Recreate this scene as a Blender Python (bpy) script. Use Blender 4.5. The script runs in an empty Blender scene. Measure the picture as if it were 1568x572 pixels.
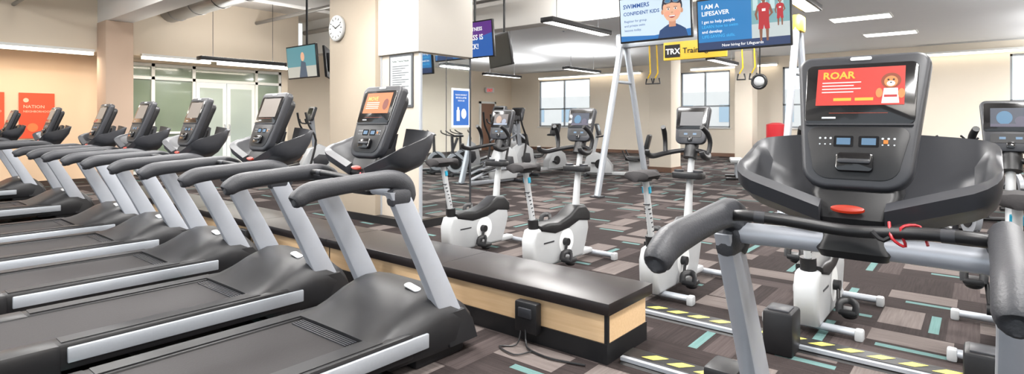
import bpy, bmesh, math, random
from mathutils import Vector, Matrix
random.seed(4)
S=bpy.context.scene
rad=math.radians
def lin(c):
    c=c/255.0
    return c/12.92 if c<=.04045 else ((c+.055)/1.055)**2.4
def C(r,g,b): return (lin(r),lin(g),lin(b),1)
MATS={}
def mat(name,col,rough=.5,metal=0,em=0,noise=0,scale=30,bump=0,coat=0,spec=.5):
    if name in MATS: return MATS[name]
    m=bpy.data.materials.new(name); m.use_nodes=True
    nt=m.node_tree; p=nt.nodes['Principled BSDF']
    c=C(*col)
    p.inputs['Base Color'].default_value=c
    p.inputs['Roughness'].default_value=rough
    p.inputs['Metallic'].default_value=metal
    p.inputs['Coat Weight'].default_value=coat
    p.inputs['Specular IOR Level'].default_value=spec
    if em:
        p.inputs['Emission Color'].default_value=c
        p.inputs['Emission Strength'].default_value=em
        p.inputs['Base Color'].default_value=(c[0]*.2,c[1]*.2,c[2]*.2,1)
    if noise or bump:
        tc=nt.nodes.new('ShaderNodeTexCoord'); n=nt.nodes.new('ShaderNodeTexNoise')
        n.inputs['Scale'].default_value=scale; n.inputs['Detail'].default_value=3
        nt.links.new(tc.outputs['Object'],n.inputs['Vector'])
        if noise:
            mx=nt.nodes.new('ShaderNodeMix'); mx.data_type='RGBA'
            mx.inputs['A'].default_value=tuple(v*(1-noise) for v in c[:3])+(1,)
            mx.inputs['B'].default_value=tuple(min(1,v*(1+noise)) for v in c[:3])+(1,)
            nt.links.new(n.outputs['Fac'],mx.inputs['Factor'])
            nt.links.new(mx.outputs['Result'],p.inputs['Base Color'])
        if bump:
            bp=nt.nodes.new('ShaderNodeBump'); bp.inputs['Strength'].default_value=bump
            bp.inputs['Distance'].default_value=.01
            nt.links.new(n.outputs['Fac'],bp.inputs['Height']); nt.links.new(bp.outputs['Normal'],p.inputs['Normal'])
    MATS[name]=m; return m

BLK=mat('black_plastic',(24,24,26),.42,noise=.15,scale=60,spec=.4)
HOOD=mat('hood_plastic',(31,31,33),.44,noise=.1,scale=60,spec=.35)
DRK=mat('charcoal_plastic',(45,46,50),.38,noise=.08,scale=40,spec=.42)
GRP=mat('grip_rubber',(47,48,52),.5,bump=.15,scale=150,spec=.4)
GLS=mat('glossy_black',(14,14,17),.12,coat=.4)
OFF=mat('dark_screen',(20,22,24),.3)
SIL=mat('silver_paint',(166,170,178),.34,.3,noise=.04,scale=20)
ALU=mat('brushed_alu',(168,173,180),.38,.4,noise=.05,scale=80)
BELT=mat('belt_rubber',(38,36,37),.65,noise=.15,scale=120,bump=.1,spec=.25)
LGR=mat('light_grey_plastic',(168,170,172),.4,noise=.03,scale=20)
WHT=mat('white_plastic',(218,220,220),.4)
TEAL=mat('teal_plastic',(40,150,180),.4)
YEL=mat('yellow_paint',(222,186,40),.4)
RED=mat('red_plastic',(170,25,35),.4)
REDK=mat('red_key',(220,60,30),.35,em=.35)
EMS=.9
def em(name,col,s=1.0): return mat(name,col,.4,em=s*EMS)

class B:
    def __init__(s): s.bm=bmesh.new(); s.m=[]
    def mi(s,m):
        if m not in s.m: s.m.append(m)
        return s.m.index(m)
    def merge(s,t,m,M=None):
        if M is not None: bmesh.ops.transform(t,matrix=M,verts=t.verts)
        i=s.mi(m)
        for f in t.faces: f.material_index=i
        me=bpy.data.meshes.new('t'); t.to_mesh(me); t.free(); s.bm.from_mesh(me); bpy.data.meshes.remove(me)
    def box(s,c,d,m,bev=0,R=None,seg=2,M=None):
        t=bmesh.new(); bmesh.ops.create_cube(t,size=1)
        bmesh.ops.scale(t,vec=d,verts=t.verts)
        if bev: bmesh.ops.bevel(t,geom=t.edges[:],offset=bev,segments=seg,profile=.5,affect='EDGES')
        X=Matrix.Translation(c)
        if R is not None: X=X@R
        if M is not None: X=M@X
        s.merge(t,m,X)
    def bx(s,x0,x1,y0,y1,z0,z1,m,bev=0,M=None):
        s.box(((x0+x1)/2,(y0+y1)/2,(z0+z1)/2),(abs(x1-x0),abs(y1-y0),abs(z1-z0)),m,bev,M=M)
    def prism(s,pts,h0,h1,m,bev=0,M=None,seg=2):
        t=bmesh.new()
        a=[t.verts.new((p[0],p[1],h0)) for p in pts]; b=[t.verts.new((p[0],p[1],h1)) for p in pts]
        n=len(pts)
        t.faces.new(a[::-1]); t.faces.new(b)
        for i in range(n): t.faces.new((a[i],a[(i+1)%n],b[(i+1)%n],b[i]))
        bmesh.ops.recalc_face_normals(t,faces=t.faces)
        if bev:
            es=[e for e in t.edges if abs(e.verts[0].co.z-e.verts[1].co.z)<1e-6]
            bmesh.ops.bevel(t,geom=es,offset=bev,segments=seg,profile=.5,affect='EDGES')
        s.merge(t,m,M)
    def poly(s,pts,M,m,z=0):
        t=bmesh.new(); t.faces.new([t.verts.new((p[0],p[1],z)) for p in pts]); s.merge(t,m,M)
    def disc(s,cx,cy,rx,ry,M,m,z=0,n=24,a0=0,a1=360):
        full=(a1-a0)==360
        k=n if full else n+1
        s.poly([(cx+rx*math.cos(rad(a0+(a1-a0)*i/n)),cy+ry*math.sin(rad(a0+(a1-a0)*i/n))) for i in range(k)],M,m,z)
    def rect(s,x0,x1,y0,y1,M,m,z=0): s.poly([(x0,y0),(x1,y0),(x1,y1),(x0,y1)],M,m,z)
    def loft(s,rings,m,cap=True,M=None):
        t=bmesh.new(); V=[[t.verts.new(p) for p in r] for r in rings]; n=len(rings[0])
        for i in range(len(V)-1):
            for j in range(n): t.faces.new((V[i][j],V[i][(j+1)%n],V[i+1][(j+1)%n],V[i+1][j]))
        if cap: t.faces.new(V[0][::-1]); t.faces.new(V[-1])
        bmesh.ops.recalc_face_normals(t,faces=t.faces); s.merge(t,m,M)
    def tube(s,pts,r,m,seg=12,sm=0,M=None):
        P=[Vector(p) for p in pts]; R=list(r) if isinstance(r,list) else [r]*len(P)
        R=[(q,q) if not isinstance(q,tuple) else q for q in R]
        if sm:
            NP=[];NR=[]
            for i in range(len(P)-1):
                p0=P[max(i-1,0)];p1=P[i];p2=P[i+1];p3=P[min(i+2,len(P)-1)]
                for k in range(sm):
                    t=k/sm
                    NP.append(.5*((2*p1)+(p2-p0)*t+(2*p0-5*p1+4*p2-p3)*t*t+(3*p1-p0-3*p2+p3)*t**3))
                    NR.append(tuple(R[i][q]*(1-t)+R[i+1][q]*t for q in (0,1)))
            NP.append(P[-1]);NR.append(R[-1]);P,R=NP,NR
        rings=[];side=None
        for i,p in enumerate(P):
            a=P[max(i-1,0)];b=P[min(i+1,len(P)-1)]
            t=(b-a).normalized()
            if side is None:
                side=t.cross(Vector((0,0,1)))
                if side.length<.05: side=Vector((0,1,0))
            side=side-t*side.dot(t); side.normalize()
            up=side.cross(t)
            rings.append([p+side*R[i][0]*math.cos(2*math.pi*k/seg)+up*R[i][1]*math.sin(2*math.pi*k/seg) for k in range(seg)])
        s.loft(rings,m,True,M)
    def cyl(s,p0,p1,r,m,seg=20,r2=None,M=None): s.tube([p0,p1],[r,r2 if r2 is not None else r],m,seg,M=M)
    def sph(s,c,r,m,sc=(1,1,1),M=None,u=16):
        t=bmesh.new(); bmesh.ops.create_uvsphere(t,u_segments=u,v_segments=u//2+2,radius=r)
        bmesh.ops.scale(t,vec=sc,verts=t.verts); X=Matrix.Translation(c)
        s.merge(t,m,(M@X) if M is not None else X)
    def text(s,st,size,x,y,M,m,z=0,bold=0,align='LEFT'):
        cu=bpy.data.curves.new('tx','FONT'); cu.body=st; cu.size=size; cu.align_x=align; cu.offset=bold*size; cu.resolution_u=2
        o=bpy.data.objects.new('tx',cu); S.collection.objects.link(o)
        bpy.context.view_layer.update()
        dg=bpy.context.evaluated_depsgraph_get()
        me=bpy.data.meshes.new_from_object(o.evaluated_get(dg))
        t=bmesh.new(); t.from_mesh(me)
        bpy.data.objects.remove(o); bpy.data.curves.remove(cu); bpy.data.meshes.remove(me)
        s.merge(t,m,M@Matrix.Translation((x,y,z)))
    def mesh(s,name,ang=38):
        me=bpy.data.meshes.new(name); s.bm.to_mesh(me); s.bm.free()
        for m in s.m: me.materials.append(m)
        for p in me.polygons: p.use_smooth=True
        me.set_sharp_from_angle(angle=rad(ang))
        return me
    def obj(s,name,loc=(0,0,0),rz=0,ang=38):
        return place(s.mesh(name,ang),name,loc,rz)
def place(me,name,loc=(0,0,0),rz=0):
    o=bpy.data.objects.new(name,me); o.location=loc; o.rotation_euler=(0,0,rad(rz)); S.collection.objects.link(o); return o
def frame(o,tilt=0):
    t=rad(tilt)
    u=Vector((0,-1,0)); v=Vector((math.sin(t),0,math.cos(t))); n=u.cross(v)
    M=Matrix((u,v,n)).transposed().to_4x4(); return Matrix.Translation(o)@M
XZ=Matrix(((1,0,0,0),(0,0,-1,0),(0,1,0,0),(0,0,0,1)))
def rrect(w,h,r,n=5,cx=0,cy=0,wb=None,rb=None):
    wb=w if wb is None else wb; rb=r if rb is None else rb
    pts=[]
    for (x,y,a) in ((w,h,0),(-w,h,90),(-wb,-h,180),(wb,-h,270)):
        sx=1 if x>0 else -1; sy=1 if y>0 else -1; q=r if y>0 else rb
        for i in range(n+1):
            an=rad(a+90*i/n)
            pts.append((cx+x-sx*q+q*math.cos(an),cy+y-sy*q+q*math.sin(an)))
    return pts

# ------------------------------------------------ camera
A=39.5
cd=bpy.data.cameras.new('camera'); cam=bpy.data.objects.new('camera',cd); S.collection.objects.link(cam)
cam.location=(0,0,1.37); cam.rotation_euler=(rad(90),0,rad(A-90))
cd.sensor_width=36; cd.lens=36*1065/1920; cd.shift_y=-121/1920; cd.clip_start=.05
S.camera=cam
try:
    S.view_settings.view_transform='Standard'; S.view_settings.look='None'
except Exception as e: print(e)
S.view_settings.exposure=.22

# ------------------------------------------------ carpet
def carpet():
    m=bpy.data.materials.new('carpet'); m.use_nodes=True; nt=m.node_tree; p=nt.nodes['Principled BSDF']
    p.inputs['Roughness'].default_value=.95; p.inputs['Specular IOR Level'].default_value=.1
    N=nt.nodes.new; L=nt.links.new
    def mth(op,a,b=None,c=None):
        n=N('ShaderNodeMath'); n.operation=op
        for i,v in enumerate((a,b,c)):
            if v is None: continue
            if isinstance(v,(int,float)): n.inputs[i].default_value=v
            else: L(v,n.inputs[i])
        return n.outputs[0]
    tc=N('ShaderNodeTexCoord'); sp=N('ShaderNodeSeparateXYZ'); L(tc.outputs['Object'],sp.inputs[0])
    s=.56
    x=mth('DIVIDE',sp.outputs[0],s); y=mth('DIVIDE',sp.outputs[1],s)
    ix=mth('FLOOR',x); iy=mth('FLOOR',y); fx=mth('FRACT',x); fy=mth('FRACT',y)
    par=mth('FLOORED_MODULO',mth('ADD',ix,iy),2)
    d=mth('SUBTRACT',fy,fx)
    a=mth('ADD',fx,mth('MULTIPLY',d,par)); b=mth('SUBTRACT',fy,mth('MULTIPLY',d,par))
    cv=N('ShaderNodeCombineXYZ'); L(ix,cv.inputs[0]); L(iy,cv.inputs[1])
    wn=N('ShaderNodeTexWhiteNoise'); wn.noise_dimensions='3D'; L(cv.outputs[0],wn.inputs['Vector'])
    sc=N('ShaderNodeSeparateXYZ'); L(wn.outputs['Color'],sc.inputs[0])
    r1,r2,r3=sc.outputs
    sv=N('ShaderNodeCombineXYZ'); L(mth('MULTIPLY',a,2.0),sv.inputs[0]); L(mth('MULTIPLY',b,42),sv.inputs[1]); L(mth('ADD',mth('MULTIPLY',ix,3.7),iy),sv.inputs[2])
    ns=N('ShaderNodeTexNoise'); ns.inputs['Scale'].default_value=1; ns.inputs['Detail'].default_value=2; L(sv.outputs[0],ns.inputs['Vector'])
    st=ns.outputs['Fac']
    def between(v,lo,hi): return mth('MULTIPLY',mth('GREATER_THAN',v,lo),mth('LESS_THAN',v,hi))
    taupe=mth('MULTIPLY',between(b,.54,.98),mth('GREATER_THAN',r1,.36))
    taupe=mth('MULTIPLY',taupe,mth('GREATER_THAN',a,mth('MULTIPLY',r2,.25)))
    mid=mth('MULTIPLY',between(b,.0,.3),mth('GREATER_THAN',r3,.5))
    teal=mth('MULTIPLY',between(b,.37,.47),mth('MULTIPLY',mth('GREATER_THAN',r2,.42),mth('MULTIPLY',mth('GREATER_THAN',a,mth('MULTIPLY',r1,.3)),mth('LESS_THAN',a,mth('ADD',.6,mth('MULTIPLY',r3,.4))))))
    def mix(f,c1,c2):
        n=N('ShaderNodeMix'); n.data_type='RGBA'
        for k,v in (('Factor',f),('A',c1),('B',c2)):
            if isinstance(v,tuple): n.inputs[k].default_value=v
            else: L(v,n.inputs[k])
        return n.outputs['Result']
    dark=mix(st,C(30,26,26),C(58,51,50))
    tp=mix(st,C(76,69,67),C(112,104,101))
    md=mix(st,C(48,42,41),C(78,70,69))
    tl=mix(st,C(74,100,98),C(96,124,122))
    c=mix(mid,dark,md); c=mix(taupe,c,tp); c=mix(teal,c,tl)
    L(c,p.inputs['Base Color'])
    n2=N('ShaderNodeTexNoise'); n2.inputs['Scale'].default_value=220; L(tc.outputs['Object'],n2.inputs['Vector'])
    bp=N('ShaderNodeBump'); bp.inputs['Strength'].default_value=.4; bp.inputs['Distance'].default_value=.006
    L(n2.outputs['Fac'],bp.inputs['Height']); L(bp.outputs['Normal'],p.inputs['Normal'])
    return m
XW=23;YL=17;YF=19;YR=-8;XB=-4;ZC=3.87;ZH=4.6
b=B(); b.bx(XB,XW+.2,YR-.2,YF+.2,-.1,0,carpet()); b.obj('floor')
WALL=mat('wall_paint_beige',(230,220,204),.8,noise=.02,scale=2,bump=.03)
WALL2=mat('wall_paint_warm',(226,212,192),.8,noise=.02,scale=2)
CEIL=mat('ceiling_white',(236,239,242),.85,noise=.015,scale=3)
CEIL2=mat('ceiling_exposed',(206,200,192),.85,noise=.06,scale=4)
BEAM=mat('beam_paint',(222,219,214),.8,noise=.02,scale=3)
BASE=mat('baseboard_brown',(110,82,66),.6)
TRIM=mat('trim_white',(228,229,226),.5)
def wall_x(name,x0,x1,yr,zr,wins,m):
    b=B(); y=yr[0]
    for (a,c,z0,z1) in sorted(wins):
        b.bx(x0,x1,y,a,zr[0],zr[1],m); b.bx(x0,x1,a,c,zr[0],z0,m); b.bx(x0,x1,a,c,z1,zr[1],m); y=c
    b.bx(x0,x1,y,yr[1],zr[0],zr[1],m); return b.obj(name)
wins=[(14.2,17.2,1.16,3.45),(7.7,9.75,1.16,3.45),(3.6,5.75,1.16,3.45),(-2.8,-.7,1.16,3.45),(-6.6,-4.6,1.16,3.45)]
wall_x('wall_back',XW,XW+.2,(YR,YF),(0,ZC),wins,WALL)
FRM=mat('window_frame_grey',(150,155,160),.4,.3)
for i,(a,c,z0,z1) in enumerate(wins):
    b=B(); x=XW+.1
    for yy in (a+.03,(a+c)/2,c-.03): b.bx(x-.04,x+.04,yy-.03,yy+.03,z0,z1,FRM)
    for zz in (z0+.03,z0+(z1-z0)*.38,z1-.03): b.bx(x-.04,x+.04,a,c,zz-.03,zz+.03,FRM)
    b.bx(XW-.06,XW+.02,a-.05,c+.05,z0-.05,z0,TRIM)
    b.obj('window_%d'%(i+1))
b=B(); BR=mat('exterior_stucco',(226,222,218),.8,noise=.05,scale=1)
b.bx(60,66,2,50,-1,4.6,BR)
for yy in range(4,50,5): b.bx(59.95,60,yy,yy+2.2,1.4,3.2,mat('exterior_glass',(170,190,205),.2))
b.obj('neighbour_building')
b=B(); b.bx(XW+.2,80,-30,60,-.4,-.2,mat('pavement_grey',(215,216,214),.9,noise=.05)); b.obj('ground_outside')
b=B(); b.bx(XB,XW,YR-.2,YR,0,ZH,WALL); b.obj('wall_right')
b=B(); b.bx(9.2,XW,YF,YF+.2,0,ZC,WALL2); b.bx(9.2,9.4,YL,YF,0,ZH,WALL2); b.obj('wall_far_left')
b=B(); b.bx(XB,4.75,YL,YL+.2,0,ZH,mat('wall_paint_peach',(226,196,164),.8,noise=.02,scale=2)); b.bx(4.75,9.2,YL,YL+.2,2.95,ZH,WALL2); b.obj('wall_left')
b=B(); b.bx(XB,9.2,16.0,YL,3.02,ZH,WALL2); b.obj('soffit_left')
b=B(); b.bx(10.3,XW+.2,YR-.2,YF+.2,ZC,ZC+.1,CEIL); b.obj('ceiling')
b=B(); b.bx(XB,10.3,YR-.2,YL+.2,ZH,ZH+.1,CEIL2)
b.obj('ceiling_high')
b=B(); b.bx(9.9,10.3,YR,YL,3.52,ZH,BEAM,.01); b.obj('ceiling_beam')
b=B(); b.bx(4.1,4.6,YR,16,3.68,4.25,BEAM,.01); b.obj('ceiling_beam')
b=B(); b.bx(-1.2,-.7,YR,16,3.68,4.25,BEAM,.01); b.obj('ceiling_beam')
b=B()
for yy in (2.5,8.2,13.2): b.bx(XB,9.9,yy-.18,yy+.18,4.25,ZH,BEAM,.01)
b.obj('ceiling_joists')
DUCT=mat('duct_metal',(140,138,135),.35,.6)
b=B(); b.tube([(5.6,4,4.15),(5.6,15.8,4.15)],.26,DUCT,20)
for k in range(10): b.tube([(5.6,4.5+k*1.2,4.15),(5.6,4.56+k*1.2,4.15)],.275,DUCT,20)
b.obj('ceiling_duct')
b=B(); b.tube([(7.9,-2,4.2),(7.9,16,4.2)],.05,DUCT,10); b.tube([(8.2,-2,4.3),(8.2,16,4.3)],.035,DUCT,10); b.tube([(2.6,3,3.9),(2.6,16,3.9)],.04,DUCT,10); b.tube([(9.4,-2,4.1),(9.4,16,4.1)],.07,DUCT,12); b.obj('ceiling_pipes')
b=B()
for (x,y) in ((11.5,4.5),(13.5,4.5),(13.5,0.2),(17,4.2),(20,4.4),(12.6,8.6),(16.5,8.8)):
    b.cyl((x,y,ZC-.05),(x,y,ZC),.06,TRIM,14,.1); b.sph((x,y,ZC-.06),.03,ALU)
b.obj('ceiling_sprinklers')
b=B(); b.bx(XW-.02,XW,YR,YF,0,.14,BASE); b.obj('baseboard_back')
b=B(); b.bx(9.4,XW-.02,YF-.02,YF,0,.14,BASE); b.obj('baseboard_left')
b=B(); b.bx(4.05,4.6,15.2,15.85,0,3.68,mat('column_tan',(186,162,142),.8),.02); b.bx(4.03,4.62,15.18,15.87,0,.12,BASE); b.obj('column_left')
b=B(); b.bx(14.7,15.35,6.5,7.15,0,ZC,WALL,.02); b.bx(14.68,15.37,6.48,7.17,0,.14,BASE); b.obj('column_far')
b=B(); b.bx(20.5,21.1,6.1,6.7,0,ZC,WALL,.02); b.obj('column_far')

# pillar wall with mirror
b=B(); b.bx(4.9,5.84,5.6,7.45,0,ZH,mat('pillar_paint',(170,160,147),.75,noise=.02),0)
b.bx(4.8,5.84,6.38,7.48,0,ZH,mat('pillar_paint2',(156,144,128),.75,noise=.02),.01)
b.bx(4.85,5.86,5.55,6.4,2.28,ZH,mat('pillar_white',(186,181,173),.75),.008)
b.bx(4.78,5.86,5.56,7.5,0,.1,BLK)
b.bx(4.885,4.9,6.355,6.375,.1,2.27,ALU)
b.obj('wall_pillar')
MIR=mat('mirror_glass',(225,230,230),.02,1.0)
b=B(); b.bx(4.93,5.82,5.575,5.595,.12,2.26,MIR); b.bx(4.9,4.93,5.565,5.6,.1,2.27,ALU); b.bx(5.82,5.84,5.565,5.6,.1,2.27,DRK); b.bx(5.36,5.368,5.572,5.6,.12,2.26,DRK)
b.obj('wall_mirror')
FY=Matrix(((1,0,0,0),(0,0,-1,0),(0,1,0,0),(0,0,0,1)))
pw=mat('poster_white',(230,233,235),.5)
b=B(); M=Matrix.Translation((5.64,5.565,1.57))@FY
b.bx(5.47,5.81,5.567,5.574,1.3,1.84,pw); b.rect(-.15,.15,-.24,.24,M,mat('poster_blue',(24,88,165),.5),.0)
for k in range(3): b.text(['PLEASE DISINFECT','BEFORE & AFTER','EACH USE'][k],.028,0,.17-.04*k,M,pw,.002,.01,'CENTER')
b.rect(-.09,-.03,-.18,-.03,M,pw,.002); b.rect(-.075,-.045,-.03,.01,M,pw,.002); b.disc(.05,-.08,.05,.07,M,pw,.002)
b.obj('safety_poster')
b=B(); M=frame((4.795,7.25,2.74))
b.prism([(.19*math.cos(rad(i*10)),.19*math.sin(rad(i*10))) for i in range(36)],0,.04,mat('clock_rim_grey',(150,150,148),.4),.01,M)
b.disc(0,0,.165,.165,M,mat('clock_face',(205,205,200),.5),.042,36)
for i in range(12):
    R=Matrix.Rotation(rad(30*i),4,'Z'); b.rect(-.008,.008,.12,.155,M@R,BLK,.044)
b.rect(-.008,.008,-.02,.09,M@Matrix.Rotation(rad(60),4,'Z'),BLK,.046); b.rect(-.006,.006,-.02,.13,M@Matrix.Rotation(rad(-70),4,'Z'),BLK,.047)
b.obj('wall_clock')
b=B(); M=frame((4.9,5.94,1.92))
b.prism([(-.24,-.35),(.24,-.35),(.24,.35),(-.24,.35)],0,.02,mat('frame_grey',(70,72,75),.4),0,M)
b.rect(-.21,.21,-.32,.32,M,mat('paper',(172,180,178),.7),.022)
b.text('Facility Training Policies',.036,0,.25,M,BLK,.024,.01,'CENTER')
for k in range(14): b.rect(-.17,.17-.07*((k*7)%3),.188-.03*k,.2-.03*k,M,mat('ink_grey',(90,92,95),.7),.024)
b.obj('framed_notice')

# glass partition, left wall
GP=mat('partition_glass',(122,136,118),.1,coat=.4,noise=.3,scale=.5)
GP2=mat('partition_glass_light',(170,182,174),.1,noise=.15,scale=.7,coat=.4)
b=B()
for (xa,xb,za) in ((4.75,6.62,0),(8.4,9.2,0),(6.62,8.4,2.55)): b.bx(xa,xb,YL+.06,YL+.1,za,2.95,GP)
for x in (4.8,5.6,6.62,8.4,9.15): b.bx(x-.04,x+.04,YL,YL+.14,0,2.95,TRIM)
for z in (2.55,2.9): b.bx(4.75,9.2,YL,YL+.14,z-.04,z+.04,TRIM)
for (xa,xb) in ((4.75,6.62),(8.4,9.2)): b.bx(xa,xb,YL,YL+.14,.01,.09,TRIM); b.bx(xa,xb,YL,YL+.14,1.06,1.12,TRIM)
b.obj('window_partition')
b=B()
for x0 in (6.68,7.53):
    b.bx(x0,x0+.82,YL+.02,YL+.08,0.01,2.5,TRIM); b.bx(x0+.1,x0+.72,YL+.01,YL+.02,.3,2.35,GP2)
    hx=x0+.72+.05 if x0<7 else x0+.05
    b.tube([(hx,YL+.02,1.0),(hx,YL-.05,1.0),(hx,YL-.05,1.3),(hx,YL+.02,1.3)],.012,ALU,8)
b.obj('door_1')
b=B(); b.bx(20.6,21.6,YF-.05,YF-.002,0,2.3,mat('door_brown',(120,86,66),.5)); b.bx(20.5,20.6,YF-.07,YF-.002,0,2.4,TRIM); b.bx(21.6,21.7,YF-.07,YF-.002,0,2.4,TRIM); b.bx(20.5,21.7,YF-.07,YF-.002,2.3,2.4,TRIM); b.sph((21.5,YF-.09,1.05),.04,ALU); b.obj('door_2')
b=B(); b.bx(20.9,21.5,YF-.12,YF-.02,2.85,3.1,WHT,.01); b.text('EXIT',.2,0,0,Matrix.Translation((20.95,YF-.13,2.9))@FY,em('exit_red',(220,30,30),1),.0,.02); b.obj('exit_sign')
OR=mat('banner_orange',(222,78,42),.6)
for (xa,xb) in ((2.85,3.5),(1.95,2.6)):
    b=B(); b.bx(xa,xb,YL-.03,YL-.01,1.0,2.05,OR); M=Matrix.Translation(((xa+xb)/2,YL-.035,1.5))@FY
    bw_=mat('banner_text',(240,190,160),.6)
    b.disc(-.2,.38,.05,.05,M,bw_)
    b.text('NATION',.1,-.25,.2,M,bw_,0,.01); b.text('NEIGHBORHOOD',.065,-.25,.1,M,bw_,0,.01); b.disc(-.08,-.25,.1,.1,M,mat('banner_yellow',(232,120,64),.6)); b.obj('wall_banner')

# ------------------------------------------------ lights
LE=em('lamp_white',(255,252,248),6)
LW=em('lamp_warm',(255,242,222),4)
def area(name,loc,sx,sy,e,col=(1,.985,.97),up=False):
    l=bpy.data.lights.new(name,'AREA'); l.shape='RECTANGLE'; l.size=sx; l.size_y=sy; l.energy=e; l.color=col
    o=bpy.data.objects.new(name,l); o.location=loc; S.collection.objects.link(o)
    if up: o.rotation_euler=(math.pi,0,0)
def panel(x,y,z,e):
    b=B(); b.bx(x-.33,x+.33,y-.63,y+.63,z-.03,z,TRIM); b.bx(x-.3,x+.3,y-.6,y+.6,z-.034,z-.028,LE); b.obj('ceiling_light_panel')
    area('panel_lamp',(x,y,z-.05),.6,1.2,e)
for (x,y) in ((15.7,2.2),(19,1.95),(12.4,-3),(17,-4)): panel(x,y,ZC,170)  # panels at negative y are unseen, added for extra light
for x in (0,2.8,7.2):  # unseen overhead panels, added to light the room
    for y in (-5,-1,4.6,10.5):
        panel(x,y,ZH,185)
def linear(x,y,z,L,e,zc,up):
    b=B(); b.bx(x-L/2,x+L/2,y-.14,y+.14,z-.03,z+.06,BLK,.01); b.bx(x-L/2+.04,x+L/2-.04,y-.1,y+.1,z-.034,z-.028,LE)
    b.bx(x-L/2+.04,x+L/2-.04,y-.1,y+.1,z+.058,z+.064,LE)  # glowing upper face, added to go with the upward fill
    for sx in (-1,1): b.tube([(x+sx*L*.35,y,z+.05),(x+sx*L*.35,y,zc)],.006,BLK,6)
    b.obj('hanging_light_fixture'); area('fixture_lamp',(x,y,z-.05),L,.2,e)
    if up: area('added_ceiling_fill',(x,y,z+.08),L,.2,up,(1,.99,.98),True)  # upward fill lamp, added to brighten the ceiling
for (x,y,zc,up) in ((9.3,6.0,ZH,100),(17,10.8,ZC,160),(9.2,2.1,ZH,100),(17.3,6.0,ZC,160),(17,14.5,ZC,160),(12.2,13.5,ZC,140),(13.5,-2.0,ZC,210),(18,-2.5,ZC,210),(21,-2.5,ZC,160),(3.0,2.1,ZH,90),(3.0,6.2,ZH,90),(-1,4,ZH,80)):  # fixtures out of view are extras, added to lift the ceiling brightness
    linear(x,y,3.2,2.1,100,zc,up)
linear(6.6,14.0,2.85,2.1,60,ZH,50)
b=B()
for (xa,xb) in ((.2,2.1),(2.3,4.0),(5.0,6.6),(6.8,8.8)):
    b.bx(xa,xb,15.88,15.99,2.93,3.0,LW)
    b.bx(xa-.02,xb+.02,15.87,16.0,3.0,3.06,TRIM)
b.obj('cove_light_left')
for xa in (1.1,3.1,5.8,7.8): area('cove_lamp',(xa,15.93,2.9),1.7,.1,24,(1,.88,.72))
b=B()
for (ya,yb) in ((-3,1.6),(5.9,9.2),(11.5,17)):
    b.bx(XW-.3,XW-.15,ya,yb,3.5,3.56,LW); b.bx(XW-.32,XW,ya,yb,3.56,3.62,TRIM)
b.obj('cove_light_back')
w=bpy.data.worlds.new('world'); S.world=w; w.use_nodes=True
bg=w.node_tree.nodes['Background']; bg.inputs[0].default_value=(.86,.94,1,1); bg.inputs[1].default_value=1.35

# ------------------------------------------------ treadmill
def wing(b,s):
    prof=[(-.10,1.185),(-.14,1.165),(-.125,1.12),(-.02,1.075),(.1,1.10),(.165,1.19),(.195,1.325),(.168,1.335),(.125,1.21),(.08,1.14),(-.01,1.115),(-.08,1.14)]
    rings=[]
    ts=[(.085,0,1,0),(.16,0,1,.0),(.24,0,1,0),(.285,.15,1,.0),(.313,.8,.97,.003),(.333,1,.88,.006),(.343,1,.74,.008),(.347,1,.55,.01)]
    for (y,fill,sc,up) in ts:
        r=[]
        for i,(x,z) in enumerate(prof):
            if i in (8,9,10,11):
                t={8:.9,9:.65,10:.35,11:.12}[i]
                zx=(-.10+.27*t,1.185+.15*t-.012)
                x=x*(1-fill)+zx[0]*fill; z=z*(1-fill)+zx[1]*fill
            cx,cz=.02,1.215
            x=cx+(x-cx)*sc; z=cz+(z-cz)*sc+up
            f=max(0,min(1,(1.34-z)/.14))
            z+=f*.34*(y-.24)
            z+= -.02*(1-f)*(y/.3)**2
            r.append((x,s*y,z))
        rings.append(r)
    b.loft(rings,DRK)
def scr_roar(b,M):
    b.rect(-.121,.121,.045,.174,M,em('scr_red',(208,60,50),.9),.0062)
    y=em('scr_yel',(250,180,60),1); wv=em('scr_white',(250,240,235),1)
    b.text('ROAR',.034,-.105,.138,M,y,.007,.03)
    for k in range(4): b.rect(-.105,.005-.02*(k%2),.122-.011*k,.1255-.011*k,M,wv,.007)
    b.rect(-.07,-.02,.06,.07,M,y,.007); b.rect(-.01,.04,.06,.07,M,y,.007)
    o=em('scr_orange',(220,140,80),.9); dk=em('scr_dk',(150,70,40),.8)
    b.disc(.085,.125,.026,.026,M,dk,.007); b.disc(.085,.122,.018,.019,M,o,.0075); b.disc(.085,.115,.011,.009,M,wv,.008)
    b.disc(.078,.128,.003,.003,M,BLK,.0082,10); b.disc(.092,.128,.003,.003,M,BLK,.0082,10); b.disc(.085,.118,.003,.002,M,BLK,.0083,10)
    b.poly([(.062,.05),(.108,.05),(.103,.1),(.067,.1)],M,wv,.0072); b.rect(.068,.102,.07,.078,M,em('scr_red2',(190,50,50),.9),.0073); b.disc(.055,.085,.009,.016,M,o,.0074); b.disc(.113,.082,.009,.016,M,o,.0074)
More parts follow.
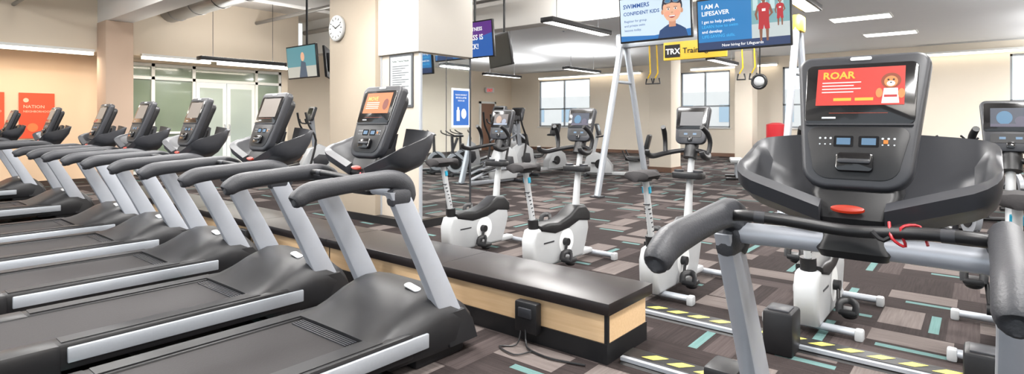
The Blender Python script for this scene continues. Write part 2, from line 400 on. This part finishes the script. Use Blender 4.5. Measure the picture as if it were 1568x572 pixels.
def treadmill(kind):
    b=B()
    for s in (-1,1):
        b.bx(-1.58,-.05,s*.285,s*.42,.09,.235,BLK,.02)
        b.bx(-1.64,-1.30,s*.27,s*.432,.05,.238,BLK,.03)
        b.box((-.62,s*.424,.172),(1.32,.022,.08),ALU,.006)
        b.bx(-1.3,-.25,s*.30,s*.40,.234,.239,HOOD)
    b.bx(-1.6,-.1,-.285,.285,.19,.222,BELT)
    b.cyl((-1.585,-.28,.185),(-1.585,.28,.185),.04,BELT)
    b.bx(-1.62,-1.56,-.3,.3,.07,.15,BLK,.01)
    b.bx(-1.5,.1,-.26,.26,.1,.17,BLK)
    for s in (-1,1):
        b.cyl((-1.45,s*.33,0),(-1.45,s*.33,.09),.035,BLK); b.bx(.0,.38,s*.27,s*.37,0,.1,BLK,.02)
    sec=[(-.30,.242,.405),(-.2,.262,.41),(-.1,.31,.415),(.02,.375,.42),(.14,.41,.425),(.24,.405,.425),(.33,.365,.42),(.41,.29,.40),(.46,.2,.36),(.475,.12,.33)]
    rings=[]
    for (x,zt,wd) in sec:
        sh=max(.225,zt-.12) if zt>.24 else zt*.8
        half=[(wd-.02,.07),(wd,.11),(wd,sh*.85),(wd-.015,sh),(wd-.07,sh+(zt-sh)*.62),(wd-.15,sh+(zt-sh)*.9),(wd*.35,zt)]
        if x<-.25: half=[(wd,.2),(wd,.21),(wd,.23),(wd-.01,.236),(wd-.07,.238),(wd-.15,.24),(wd*.35,.242)]
        rings.append([(x,-p[0],p[1]) for p in half]+[(x,p[0],p[1]) for p in half[::-1]])
    b.loft(rings,HOOD)
    for k in range(5): b.bx(-.38+.016*k,-.372+.016*k,-.26,.26,.22,.228,DRK)
    b.prism(rrect(.024,.06,.02),0,.006,LGR,0,Matrix.Translation((.12,-.2,.402))@Matrix.Rotation(rad(10),4,'X')@Matrix.Rotation(rad(-10),4,'Y'))
    for s in (-1,1):
        rg=[]
        for (x,z,w,t) in ((.30,.14,.088,.036),(.27,.22,.085,.034),(.10,.56,.076,.031),(-.13,1.0,.066,.028)):
            y=s*.362
            rg.append([(x+p[0],y+p[1],z) for p in rrect(w,t,.012,2)])
        b.loft(rg,SIL)
        b.loft([[(x+p[0],s*.37+p[1],z) for p in rrect(w,t,.012,2)] for (x,z,w,t) in ((.325,.08,.118,.055),(.29,.2,.113,.052),(.25,.27,.095,.046))],HOOD)
        y=s*.35
        b.tube([(-.715,y,1.0),(-.71,y,1.002),(-.69,y,1.018),(-.62,y,1.046),(-.45,y,1.06),(-.26,y,1.07),(-.15,y,1.066),(-.07,y,1.03),(-.045,y,.97),(-.06,y,.92)],
               [.01,(.03,.032),(.038,.044),(.038,.048),(.036,.044),(.038,.046),(.041,.052),(.042,.056),(.038,.052),(.024,.03)],GRP,14,4)
        b.box((-.11,s*.36,.97),(.14,.07,.1),GRP,.028)
    b.tube([(-.09,-.36,.995),(-.07,0,.995),(-.09,.36,.995)],(.034,.036),SIL,16,6)
    b.tube([(-.2,-.34,1.065),(-.22,-.28,1.075),(-.2,-.17,1.07),(-.15,0,1.05),(-.2,.17,1.07),(-.22,.28,1.075),(-.2,.34,1.065)],.018,BLK,10,4)
    for s in (-1,1): b.tube([(-.213,s*.22,1.0727),(-.217,s*.25,1.0742)],.0192,DRK,10)
    b.loft([[(x+p[0],p[1],z) for p in rrect(dx,w,.025,3)] for (x,z,dx,w) in ((-.07,.955,.03,.09),(-.07,.98,.05,.10),(-.04,1.03,.06,.085),(-.03,1.08,.085,.10),(.0,1.15,.08,.12),(.03,1.22,.055,.105),(.07,1.3,.04,.1))],BLK)
    b.prism([(.045*math.cos(rad(i*15)),.013*math.sin(rad(i*15))) for i in range(24)],0,.012,REDK,.003,frame((-.118,.01,1.105),45))
    b.tube([(-.17,-.1,1.09),(-.2,-.11,1.05),(-.19,-.14,1.03),(-.2,-.13,1.08),(-.17,-.17,1.085),(-.2,-.19,1.04)],.004,RED,6,4)
    b.tube([(-.18,-.06,1.06),(-.19,-.09,1.04),(-.18,-.12,1.07)],.007,BLK,6,3)
    for s in (-1,1): wing(b,s)
    M=frame((-.01,0,1.38),20)
    b.prism(rrect(.185,.225,.04,7,wb=.15,rb=.075),-.055,0,DRK,.014,M,3)
    b.prism(rrect(.15,.185,.05,6,cy=.01,wb=.11),-.11,-.05,BLK,.02,M,3)
    b.prism(rrect(.155,.103,.02,4,cy=.086,wb=.15),0,.005,GLS,.002,M)
    b.prism(rrect(.138,.085,.03,5,cy=-.112,wb=.118,rb=.05),0,.003,BLK,.001,M)
    b.prism(rrect(.03,.006,.005,3,cy=.208),0,.003,WHT,0,M)
    b.prism(rrect(.146,.003,.002,2,cy=-.019),0,.007,DRK,0,M)
    dsp=em('mini_display',(100,140,175),.5)
    for x in (-.034,.034): b.prism(rrect(.027,.018,.004,2,cx=x,cy=-.075),.002,.004,GLS,0,M); b.rect(x-.019,x+.019,-.086,-.064,M,dsp,.0045)
    b.prism(rrect(.05,.03,.012,4,cy=-.145),.0,.022,GLS,.006,M); b.prism(rrect(.044,.007,.006,3,cy=-.145),.02,.03,DRK,.003,M)
    wi=mat('icon_white',(170,175,180),.5)
    for x in (-.1,-.085,.085,.1,-.07,.07):
        b.disc(x,-.065,.0035,.0035,M,wi,.0036,8); b.disc(x,-.085,.0025,.0025,M,wi,.0036,8)
    b.rect(.072,.084,-.081,-.069,M,em('btn_orange',(220,130,40),.8),.0038)
    b.rect(-.1,-.06,.0,.006,M,wi,.0056); b.rect(-.08,.08,.018,.0195,M,em('scr_orange2',(200,80,50),.5),.0058)
    if kind=='roar': scr_roar(b,M)
    elif kind=='orange':
        b.rect(-.121,.121,.045,.174,M,em('scr_or',(226,120,60),.9),.0062); b.text('MOVE',.036,-.1,.125,M,em('scr_yel2',(250,205,110),1),.007,.02)
        for k in range(4): b.rect(-.1,.02,.11-.012*k,.115-.012*k,M,em('scr_white2',(250,230,210),1),.007)
        b.disc(.08,.1,.025,.035,M,em('scr_br',(140,60,40),.8),.007)
    else:
        b.rect(-.121,.121,.03,.174,M,em('scr_off_reflection',(156,144,134),.7),.0062)  # screen is off; its grey reflection is put in as emission
    return b.mesh('treadmill')
tg=treadmill('grey')
T0=(2.08,2.72)
for k in (1,2,3,4,5.75,7.9):
    place(tg,'treadmill',(T0[0],T0[1]+1.33*k,0))
place(treadmill('orange'),'treadmill',(T0[0],T0[1]+.05,0))
place(treadmill('roar'),'treadmill',(T0[0],.298,0))

# ------------------------------------------------ low cabinet bench
WOOD=mat('maple_laminate',(222,190,148),.45)
nt=WOOD.node_tree; p=nt.nodes['Principled BSDF']
tc=nt.nodes.new('ShaderNodeTexCoord'); mp=nt.nodes.new('ShaderNodeMapping'); mp.inputs['Scale'].default_value=(30,1.2,30)
nn=nt.nodes.new('ShaderNodeTexNoise'); nn.inputs['Scale'].default_value=2; rp=nt.nodes.new('ShaderNodeValToRGB')
rp.color_ramp.elements[0].color=C(192,158,118); rp.color_ramp.elements[1].color=C(216,186,148)
nt.links.new(tc.outputs['Object'],mp.inputs[0]); nt.links.new(mp.outputs[0],nn.inputs['Vector']); nt.links.new(nn.outputs['Fac'],rp.inputs[0]); nt.links.new(rp.outputs[0],p.inputs['Base Color'])
TOP=mat('bench_top_black',(30,25,25),.34,noise=.25,scale=3,spec=.4)
b=B()
y0,y1=1.60,10.4
b.bx(2.815,3.31,y0+.025,y1,0,.115,BLK)
b.bx(2.825,3.30,y0+.03,y1,.115,.29,WOOD)
b.bx(2.79,3.34,y0,y1,.285,.355,TOP,.005)
for yy in (3.0,4.4,5.8,7.2,8.6): b.bx(2.822,2.83,yy-.005,yy+.005,.115,.285,BLK); b.bx(2.788,3.341,yy-.002,yy+.002,.29,.356,BLK)
b.bx(2.818,2.84,y0+.024,y0+.045,.115,.285,BLK)
b.obj('cabinet_bench')
for (yy,z) in ((2.16,.17),(4.55,.17),(5.9,.17)):
    b=B(); b.box((2.775,yy,z),(.06,.17,.19),BLK,.012); b.box((2.745,yy,z+.03),(.02,.1,.06),DRK,.006)
    b.tube([(2.75,yy,.1),(2.73,yy-.02,.03),(2.69,yy-.08,.012),(2.67,yy-.25,.01),(2.72,yy-.45,.01)],.006,BLK,6,4)
    b.tube([(2.76,yy+.04,.1),(2.7,yy+.03,.012),(2.62,yy+.1,.01),(2.58,yy-.05,.01),(2.68,yy-.1,.01)],.005,BLK,6,4)
    b.obj('power_outlet_box')

# ------------------------------------------------ cable raceways
HAZ=mat('hazard_yellow',(196,184,84),.5)
Id=Matrix.Identity(4)
for (x,ya,yb) in ((3.8,-2.2,1.95),(2.98,-1.5,1.58)):
    b=B()
    Mx=Matrix(((1,0,0,x),(0,0,1,0),(0,1,0,0),(0,0,0,1)))
    b.prism([(-.1,0),(.1,0),(.06,.045),(-.06,.045)],ya,yb,BLK,0,Mx)
    b.bx(x-.095,x-.065,ya,yb,.02,.04,ALU)
    y=yb-.1
    while y-.12>ya:
        b.poly([(x-.035,y),(x-.035,y-.075),(x+.035,y-.135),(x+.035,y-.06)][::-1],Id,HAZ,.0465); y-=.15
    b.obj('floor_cable_cover')
for (x,y) in ((3.66,.92),(3.62,-.02),(2.98,1.02)):
    b=B(); b.box((x,y,.13 if x>3.2 else .06),(.2,.17,.26 if x>3.2 else .12),BLK,.02)
    if x>3.2: b.box((x-.02,y,.262),(.12,.12,.012),DRK,.004)
    b.obj('cable_junction_box')

# ------------------------------------------------ upright bike
def bike(scr):
    b=B()
    b.bx(-.42,.5,-.05,.05,.05,.1,LGR,.015)
    for (x,w) in ((-.36,.26),(.52,.27)):
        b.tube([(x,-w,.045),(x,w,.045)],(.03,.025),ALU,14)
        for s in (-1,1): b.bx(x-.035,x+.035,s*(w-.01),s*(w+.04),.0,.072,LGR,.012)
    white=[(-.46,.06),(-.52,.16),(-.53,.32),(-.49,.41),(-.36,.43),(-.18,.41),(.0,.44),(.18,.51),(.30,.51),(.37,.44),(.39,.32),(.34,.18),(.28,.06)]
    b.prism(white,-.075,.075,LGR,.03,XZ,3)
    dark=[(-.42,.39),(-.43,.445),(-.3,.455),(-.15,.44),(.03,.48),(.18,.56),(.31,.555),(.40,.48),(.405,.39),(.35,.39),(.2,.41),(.02,.36),(-.2,.34)]
    b.prism(dark,-.085,.085,BLK,.025,XZ,3)
    b.disc(-.02,.25,.12,.12,Matrix(((1,0,0,0),(0,0,-1,-.0765),(0,1,0,0),(0,0,0,1))),WHT,0,30)
    b.box((-.3,-.0765,.28),(.16,.003,.012),DRK)
    b.cyl((-.05,-.12,.25),(-.05,.12,.25),.035,BLK)
    for s,a in ((-1,-120),(1,60)):
        a=rad(a); dx,dz=.165*math.cos(a),.165*math.sin(a)
        b.tube([(-.05,s*.105,.25),(-.05+dx,s*.12,.25+dz)],(.012,.018),BLK,10)
        px,pz=-.05+dx,.25+dz
        b.box((px,s*.18,pz),(.12,.11,.04),BLK,.014); b.tube([(px-.05,s*.135,pz),(px-.03,s*.135,pz+.06),(px-.0,s*.18,pz+.075),(px-.03,s*.225,pz+.06),(px-.05,s*.225,pz)],(.024,.008),BLK,8,3)
        b.sph((px+.02,s*.18,pz-.03),.045,BLK,(1,1.1,.6))
    b.tube([(-.43,0,.38),(-.445,0,.50)],(.05,.045),BLK,14)
    b.tube([(-.44,0,.45),(-.55,0,.93)],(.023,.03),LGR,14)
    R=Matrix.Rotation(math.atan2(-.11,.48),4,'Y')
    b.box((-.545,0,.84),(.012,.028,.09),TEAL,.003,R=R); b.box((-.53,0,.86),(.03,.064,.05),TEAL,.003,R=R)
    for k in range(7): b.box((-.4455-.0115*k-.017,0,.54+.035*k),(.016,.05,.008),DRK,0,R=R)
    rg=[]
    for (x,w,zt) in ((-.72,.03,.985),(-.70,.10,1.005),(-.62,.135,1.012),(-.54,.12,1.01),(-.46,.06,1.005),(-.38,.032,1.0),(-.35,.02,.99)):
        rg.append([(x,w*math.cos(t),zt-.03+ (.035 if math.sin(t)>0 else .04)*math.sin(t)*(1 if x>-.71 else .6)) for t in [2*math.pi*i/14 for i in range(14)]])
    b.loft(rg,BELT,True)
    b.box((-.55,0,.945),(.12,.06,.04),DRK,.01)
    b.tube([(.25,0,.46),(.28,0,.75),(.33,0,1.02),(.35,0,1.22)],[(.04,.045),(.028,.04),(.026,.035),(.03,.03)],LGR,14,3)
    b.prism(rrect(.07,.135,.04,4),-.03,.025,BLK,.01,Matrix.Translation((.27,0,.915)))
    for s in (-1,1): b.cyl((.27,s*.085,.93),(.27,s*.085,.958),.042,DRK)
    M=frame((.33,0,1.35),15)
    b.prism(rrect(.155,.17,.035,5,wb=.135,rb=.05),-.05,0,DRK,.012,M)
    b.prism(rrect(.125,.14,.03,4,wb=.1),-.1,-.04,BLK,.02,M)
    b.prism(rrect(.135,.095,.014,4,cy=.055),0,.004,GLS,.001,M)
    b.rect(-.1,.1,-.01,.115,M,scr[0],.005)
    if len(scr)>1:
        b.disc(-.03,.05,.04,.045,M,scr[1],.0055); b.disc(.05,.03,.03,.03,M,scr[2],.0056); b.rect(-.1,.1,-.01,.01,M,scr[2],.0057)
    b.prism(rrect(.1,.03,.012,3,cy=-.085),0,.003,BLK,0,M)
    for x in (-.04,.04): b.rect(x-.016,x+.016,-.092,-.076,M,em('mini_display',(100,140,175),.5),.004)
    b.prism(rrect(.02,.02,.01,3,cy=-.13),0,.012,GLS,.003,M)
    for s in (-1,1):
        b.tube([(.34,0,1.13),(.3,s*.1,1.12),(.22,s*.19,1.1),(.08,s*.235,1.08),(-.02,s*.24,1.1),(-.04,s*.235,1.135)],[.02,.02,.022,.024,.025,.02],BLK,10,4)
        b.tube([(.22,s*.19,1.1),(.24,s*.2,1.2),(.2,s*.19,1.28),(.13,s*.17,1.33)],[.019,.019,.022,.02],BLK,10,4)
    b.tube([(.3,0,1.06),(.36,0,1.2)],(.06,.05),BLK,12)
    return b.mesh('exercise_bike')
bg_=bike((em('scr_dim',(95,95,98),.6),))
bb=bike((em('scr_nblue',(22,36,60),.9),em('scr_cyan',(50,105,140),.9),em('scr_pink',(60,55,80),.9)))
bw=bike((em('scr_brown',(70,60,60),.9),em('scr_skin',(150,120,100),.9),em('scr_w',(120,130,150),.9)))
for me,y in ((bw,4.15),(bb,3.1),(bg_,1.95),(bb,.86),(bb,-.15)):
    place(me,'exercise_bike',(4.5,y,0))

# ------------------------------------------------ TVs
def tv(name_art,w,h,tilt,pole,loc,rz=0):
    b=B(); M=frame((0,0,0),-tilt)
    b.prism(rrect(w/2,h/2,.012,2),-.05,0,BLK,.006,M)
    b.prism(rrect(w*.3,h*.3,.02,2),-.11,-.05,BLK,.01,M)
    a,c=w/2-.02,h/2-.025
    if name_art=='kid':
        b.rect(-a,a,-c,c,M,em('tv_pale',(200,218,232),.95),.002)
        b.poly([(-a,-c),(a,-c),(a,-c+.1),(0,-c+.05),(-a,-c+.08)],M,em('tv_blue',(25,110,180),.9),.003)
        bl=em('tv_blue2',(30,80,150),.9)
        b.text('SWIMMERS',.085,-a+.05,c-.14,M,bl,.004,.02); b.text('CONFIDENT KIDS',.07,-a+.05,c-.24,M,bl,.004,.02)
        for k,t in enumerate(('Register for group','and private swim','lessons today.')): b.text(t,.048,-a+.06,c-.34-.065*k,M,bl,.004,.005)
        sk=em('tv_skin',(222,170,138),.95); sk2=em('tv_skin_shade',(200,142,112),.95); dk=em('tv_dark',(25,30,50),.9); wh=em('tv_white',(245,245,245),1)
        fx,fy=.27,.08
        b.poly([(fx-.22,-c),(fx+.22,-c),(fx+.19,-.2),(fx+.12,-.155),(fx+.05,-.12),(fx-.05,-.12),(fx-.12,-.155),(fx-.19,-.2)],M,em('tv_shirt',(20,60,110),.9),.004)
        b.rect(fx-.05,fx+.05,-.16,-.05,M,sk2,.0045)
        b.disc(fx,fy+.035,.15,.17,M,dk,.005,28)
        b.poly([(fx+x,fy+y) for x,y in ((-.13,.05),(-.133,-.02),(-.12,-.08),(-.085,-.135),(-.04,-.165),(.0,-.172),(.04,-.165),(.085,-.135),(.12,-.08),(.133,-.02),(.13,.05),(.1,.1),(.05,.12),(-.05,.12),(-.1,.1))],M,sk,.0055)
        b.disc(fx+.07,fy-.06,.045,.04,M,em('tv_cheek',(228,158,130),.95),.006,16); b.disc(fx-.07,fy-.06,.045,.04,M,em('tv_cheek',(228,158,130),.95),.006,16)
        b.disc(fx-.14,fy-.03,.02,.035,M,sk2,.0052,12); b.disc(fx+.14,fy-.03,.02,.035,M,sk2,.0052,12)
        b.poly([(fx-.14,fy+.1),(fx-.1,fy+.07),(fx,fy+.09),(fx+.1,fy+.07),(fx+.14,fy+.1),(fx+.13,fy+.14),(fx,fy+.16),(fx-.13,fy+.14)],M,dk,.006)
        gg=em('tv_goggle',(60,120,160),.9)
        for q in (-1,1):
            b.disc(fx+q*.06,fy+.115,.05,.03,M,em('tv_grey',(120,130,140),.9),.0065,16); b.disc(fx+q*.06,fy+.115,.038,.02,M,gg,.007,16)
            b.disc(fx+q*.052,fy+.005,.022,.012,M,wh,.0064,12); b.disc(fx+q*.052,fy+.005,.011,.011,M,dk,.0066,12)
            b.rect(fx+q*.052-.025,fx+q*.052+.025,fy+.027,fy+.033,M,dk,.0065)
        b.disc(fx,fy-.045,.018,.012,M,sk2,.0065,12)
        b.disc(fx,fy-.085,.05,.035,M,em('tv_mouth',(160,50,50),.9),.0065,16,180,360); b.rect(fx-.042,fx+.042,fy-.099,fy-.086,M,wh,.007)
    elif name_art=='guard':
        b.rect(-a,a,-c,c,M,em('tv_gblue',(20,120,185),.9),.002)
        b.rect(-a,a,-c,-c+.1,M,em('tv_navy',(25,50,95),.9),.003)
        wh=em('tv_white',(245,245,245),1); cy=em('tv_cyan',(60,170,225),1)
        b.text('I AM A',.08,-a+.05,c-.11,M,wh,.005,.02); b.text('LIFESAVER',.08,-a+.05,c-.2,M,wh,.005,.02)
        for k,t in enumerate(('I get to help people','LEARN how to swim','and develop','LIFE-SAVING skills.')): b.text(t,.055,-a+.05,c-.3-.065*k,M,cy if k%2 else wh,.005,.01)
        b.text('Now hiring for Lifeguards',.05,0,-c+.03,M,wh,.005,.01,'CENTER')
        b.rect(.12,a,-c+.1,c,M,em('tv_pool',(120,165,170),.9),.003); b.rect(.12,a,-c+.1,-.05,M,em('tv_deck',(190,200,200),.9),.0035)
        for q in range(4): b.rect(.14+.1*q,.2+.1*q,.12,c-.02,M,em('tv_poolwin',(190,215,215),.9),.0034)
        rd=em('tv_red',(180,25,35),.9); sk=em('tv_skin2',(130,80,55),.9); dk=em('tv_dark',(25,30,50),.9)
        def person(px,py,q):
            P=lambda L:[(px+x*q,py+y*q) for x,y in L]
            b.disc(px,py+.19*q,.036*q,.048*q,M,sk,.006,16); b.disc(px,py+.208*q,.039*q,.036*q,M,dk,.0065,16,0,180)
            for e in (-1,1): b.disc(px+e*.013*q,py+.19*q,.004*q,.004*q,M,dk,.0066,8)
            b.rect(px-.012*q,px+.012*q,py+.168*q,py+.173*q,M,wh,.0066)
            b.poly(P([(-.016,.12),(.016,.12),(.016,.16),(-.016,.16)]),M,sk,.0055)
            b.poly(P([(-.058,-.08),(.058,-.08),(.06,.04),(.075,.1),(.04,.13),(-.04,.13),(-.075,.1),(-.06,.04)]),M,rd,.006)
            b.poly(P([(-.075,.1),(-.105,.0),(-.085,-.07),(-.068,-.065),(-.078,.0),(-.055,.06)]),M,sk,.0058); b.poly(P([(.075,.1),(.055,.06),(.078,.0),(.05,-.03),(.06,-.045),(.105,.0)]),M,sk,.0058)
            b.poly(P([(-.058,-.08),(.058,-.08),(.065,-.18),(.01,-.18),(0,-.13),(-.01,-.18),(-.065,-.18)]),M,rd,.0055)
            b.poly(P([(-.055,-.18),(-.018,-.18),(-.025,-.32),(-.048,-.32)]),M,sk,.005); b.poly(P([(.018,-.18),(.055,-.18),(.048,-.32),(.025,-.32)]),M,sk,.005)
            b.rect(px-.02*q,px+.02*q,py+.03*q,py+.06*q,M,wh,.0062)
        person(.27,.07,1.05); person(.46,.1,.6)
    elif name_art=='purple':
        b.rect(-a,a,-c,c,M,em('tv_purple',(90,40,130),.9),.002); b.poly([(-a,-c),(a,-c),(a,.1),(-a,-.12)],M,em('tv_blue3',(30,90,170),.9),.003)
        wh=em('tv_white',(245,245,245),1)
        for k,t in enumerate(('YOUR FITNESS','CLASS IS','BACK!')): b.text(t,.13 if k else .09,-a+.36 if k else -a+.25,c-.15-.16*k,M,wh,.005,.02)
    elif name_art=='teal':
        b.rect(-a,a,-c,c,M,em('tv_teal',(90,150,160),.8),.002); b.rect(-a,a,-c,-c*.3,M,em('tv_tan',(190,190,180),.8),.003)
        b.poly([(-.1,-c),(.2,-c),(.16,-.02),(.0,.02)],M,em('tv_tan2',(70,90,110),.8),.004); b.disc(.06,.1,.07,.09,M,em('tv_skin',(222,170,138),.95),.005)
    else: b.rect(-a,a,-c,c,M,OFF,.002)
    b.tube([(.09,0,0),(.12,0,.1),(.12,0,pole)],.022,BLK,10)
    b.bx(.04,.14,-.2,.2,-.12,.12,BLK,.01); b.bx(.02,.22,-.1,.1,pole-.02,pole,BLK)
    b.obj('ceiling_television',loc,rz)
tv('guard',1.18,.7,5,ZH-2.66,(7.5,2.36,2.66))
tv('kid',1.1,.66,5,ZH-2.86,(7.5,3.57,2.86))
tv('purple',1.1,.66,5,ZH-2.85,(7.45,7.12,2.85))
tv('off',1.0,.62,8,ZH-2.75,(8.35,7.22,2.76),-24)
tv('teal',1.1,.66,5,ZH-2.6,(6.1,10.5,2.58))
tv('off',1.1,.66,5,ZH-2.6,(7.0,11.0,2.65),-40)

# ------------------------------------------------ suspension training frame
b=B()
RG=mat('rig_silver',(168,174,182),.35,.3)
def leg(p0,p1):
    b.tube([p0,p1],(.055,.075),RG,8)
for y in (5.4,2.27):
    leg((9.0,y+.0,0.02),(9.92,y,2.95)); leg((11.0,y,0.02),(10.08,y,2.95))
    b.tube([(9.66,y,2.15),(10.34,y,2.15)],.03,RG,10)
    for x in (9,11): b.bx(x-.1,x+.1,y-.1,y+.1,0,.03,DRK,.005)
    b.box((10,y,2.95),(.36,.16,.26),YEL if y<3 else RG,.03)
b.bx(9.93,10.07,2.27,5.4,2.82,3.0,RG,.015)
b.bx(9.84,9.9,3.35,4.5,2.5,2.83,mat('banner_gold',(220,184,60),.5),.01)
M=frame((9.835,4.05,2.66)); b.rect(-.42,-.13,-.11,.12,M,BLK,.002); b.text('TRX',.14,-.4,-.05,M,pw,.004,.03); b.text('Training',.14,-.08,-.05,M,BLK,.004,.01)
for y in (4.85,4.7,3.15,2.95):
    b.tube([(9.98,y,2.85),(9.97,y-.03,2.3),(9.98,y+.03,2.2)],(.02,.008),YEL,6); b.tube([(9.98,y-.05,2.2),(9.98,y-.07,2.1),(9.98,y+.07,2.1),(9.98,y+.05,2.2)],.015,BLK,8)
b.tube([(9.95,2.85+.11*math.cos(rad(t*20)),2.05+.11*math.sin(rad(t*20))) for t in range(19)],.025,BLK,8)
b.sph((9.95,2.85,2.05),.09,LGR,(.6,1,1))
b.tube([(9.98,2.85,2.15),(9.99,2.85,2.86)],.012,BLK,6)
b.obj('suspension_training_frame')

# ------------------------------------------------ background machines
def elliptical():
    b=B(); G=mat('machine_grey',(140,144,150),.4,.3)
    b.bx(-.9,.9,-.06,.06,.04,.12,G,.02)
    for x in (-.9,.9): b.tube([(x,-.3,.05),(x,.3,.05)],.04,DRK,10)
    b.prism([(.2,.1),(.15,.4),(.35,.75),(.6,.85),(.9,.7),(.98,.35),(.9,.1)],-.13,.13,LGR,.04,XZ)
    b.prism([(.45,.3),(.4,.5),(.55,.62),(.75,.6),(.8,.4),(.65,.28)],-.14,.14,DRK,.02,XZ)
    b.tube([(.5,0,.8),(.45,0,1.2),(.42,0,1.55)],(.05,.06),G,12)
    for s in (-1,1):
        b.tube([(-.75,s*.14,.15),(-.1,s*.17,.33),(.5,s*.16,.35)],.03,G,10); b.box((-.15,s*.22,.38),(.4,.16,.05),BLK,.02,R=Matrix.Rotation(rad(-12),4,'Y'))
        b.tube([(.3,s*.26,.4),(.42,s*.27,.95),(.25,s*.28,1.3),(.18,s*.26,1.6)],[.025,.025,.022,.025],BLK,10,3)
        b.tube([(.45,s*.02,1.1),(.42,s*.27,.95)],.025,G,8)
        b.tube([(.42,0,1.35),(.25,s*.15,1.35),(.2,s*.18,1.45)],.018,BLK,8,3)
    M=frame((.38,0,1.58),18); b.prism(rrect(.19,.17,.04,4),-.07,0,DRK,.015,M); b.prism(rrect(.13,.09,.01,3,cy=.04),0,.004,GLS,0,M)
    return b.mesh('elliptical_trainer')
el=elliptical()
for (x,y,r) in ((6.95,12.3,-10),(11.8,10.4,0),(13.2,11.2,0),(10.4,10.6,0),(15.0,12.6,0),(8.0,12.5,-10),(12.0,12.2,0),(9.2,8.3,0),(10.6,8.9,0)): place(el,'elliptical_trainer',(x,y,0),r)
def recumbent():
    b=B()
    b.bx(-.8,.8,-.07,.07,.06,.14,LGR,.02)
    for x in (-.75,.75): b.tube([(x,-.3,.05),(x,.3,.05)],.04,DRK,10)
    b.prism([(.1,.1),(.1,.3),(.3,.55),(.55,.62),(.75,.5),(.82,.25),(.78,.1)],-.13,.13,LGR,.04,XZ)
    b.cyl((.4,-.14,.33),(.4,.14,.33),.12,BLK,24)
    b.box((-.45,0,.48),(.45,.42,.1),BLK,.04); b.box((-.74,0,.8),(.1,.42,.56),BLK,.04,R=Matrix.Rotation(rad(-14),4,'Y'))
    b.box((-.45,0,.28),(.3,.12,.32),LGR,.03)
    for s in (-1,1):
        b.tube([(-.55,s*.26,.45),(-.3,s*.28,.48),(-.18,s*.27,.68)],.018,BLK,8,3)
        b.box((.4+s*.15,s*.2,.33+s*.03),(.1,.1,.04),BLK,.01)
    b.tube([(.6,0,.55),(.5,0,1.0),(.48,0,1.15)],(.035,.05),LGR,10)
    M=frame((.44,0,1.2),15); b.prism(rrect(.17,.15,.03,4),-.06,0,DRK,.015,M); b.prism(rrect(.12,.08,.01,3,cy=.03),0,.004,GLS,0,M)
    b.tube([(.5,-.05,1.0),(.35,-.2,1.02),(.3,0,1.05),(.35,.2,1.02),(.5,.05,1.0)],.018,BLK,8,3)
    return b.mesh('recumbent_bike')
rc=recumbent()
for (x,y,r) in ((12.6,7.0,110),(12.5,9.2,-10)): place(rc,'recumbent_bike',(x,y,0),r)
def spin():
    b=B()
    for x in (-.5,.5): b.tube([(x,-.25,.04),(x,.25,.04)],.03,BLK,8)
    b.tube([(-.5,0,.06),(.5,0,.06)],.035,DRK,8)
    b.cyl((.33,-.03,.35),(.33,.03,.35),.25,ALU,28); b.cyl((.33,-.04,.35),(.33,.04,.35),.17,BLK,24)
    b.tube([(.5,0,.06),(.4,0,.6),(.42,0,1.02)],(.03,.04),DRK,10); b.tube([(-.1,0,.08),(.0,0,.3),(-.28,0,.95)],(.03,.04),DRK,10); b.tube([(0,0,.3),(.4,0,.6)],.035,DRK,8)
    b.box((-.3,0,1.0),(.28,.16,.06),BLK,.025); b.sph((-.16,0,1.0),.05,BLK,(1.8,.7,.6))
    for s in (-1,1): b.tube([(.42,0,1.04),(.44,s*.2,1.04),(.6,s*.22,1.1),(.66,s*.15,1.16)],.016,BLK,8,3); b.box((.0+s*.16,s*.14,.3),(.1,.09,.03),BLK,.01)
    b.cyl((0,-.1,.3),(0,.1,.3),.09,BLK)
    return b.mesh('spin_bike')
sp=spin()
for (x,y) in ((10.5,1.0),(10.7,.1),(10.4,-.8),(11.9,.6),(12.1,-.3),(9.4,-.6),(8.6,.2)): place(sp,'spin_bike',(x,y,0),200)
b=B(); b.box((0,0,.45),(1.1,.3,.08),LGR,.03)
for x in (-.4,.4): b.tube([(x,0,.42),(x,0,.05)],.03,ALU,8); b.tube([(x,-.25,.03),(x,.25,.03)],.03,BLK,8)
b.obj('workout_bench',(14.2,4.6,0),20)
b=B(); b.tube([(0,0,.25),(0,0,.3),(0,0,1.3),(0,0,1.36)],[.1,.3,.3,.12],RED,24); b.cyl((0,0,0),(0,0,.26),.28,BLK,24); b.obj('punching_bag',(20,5.2,0))
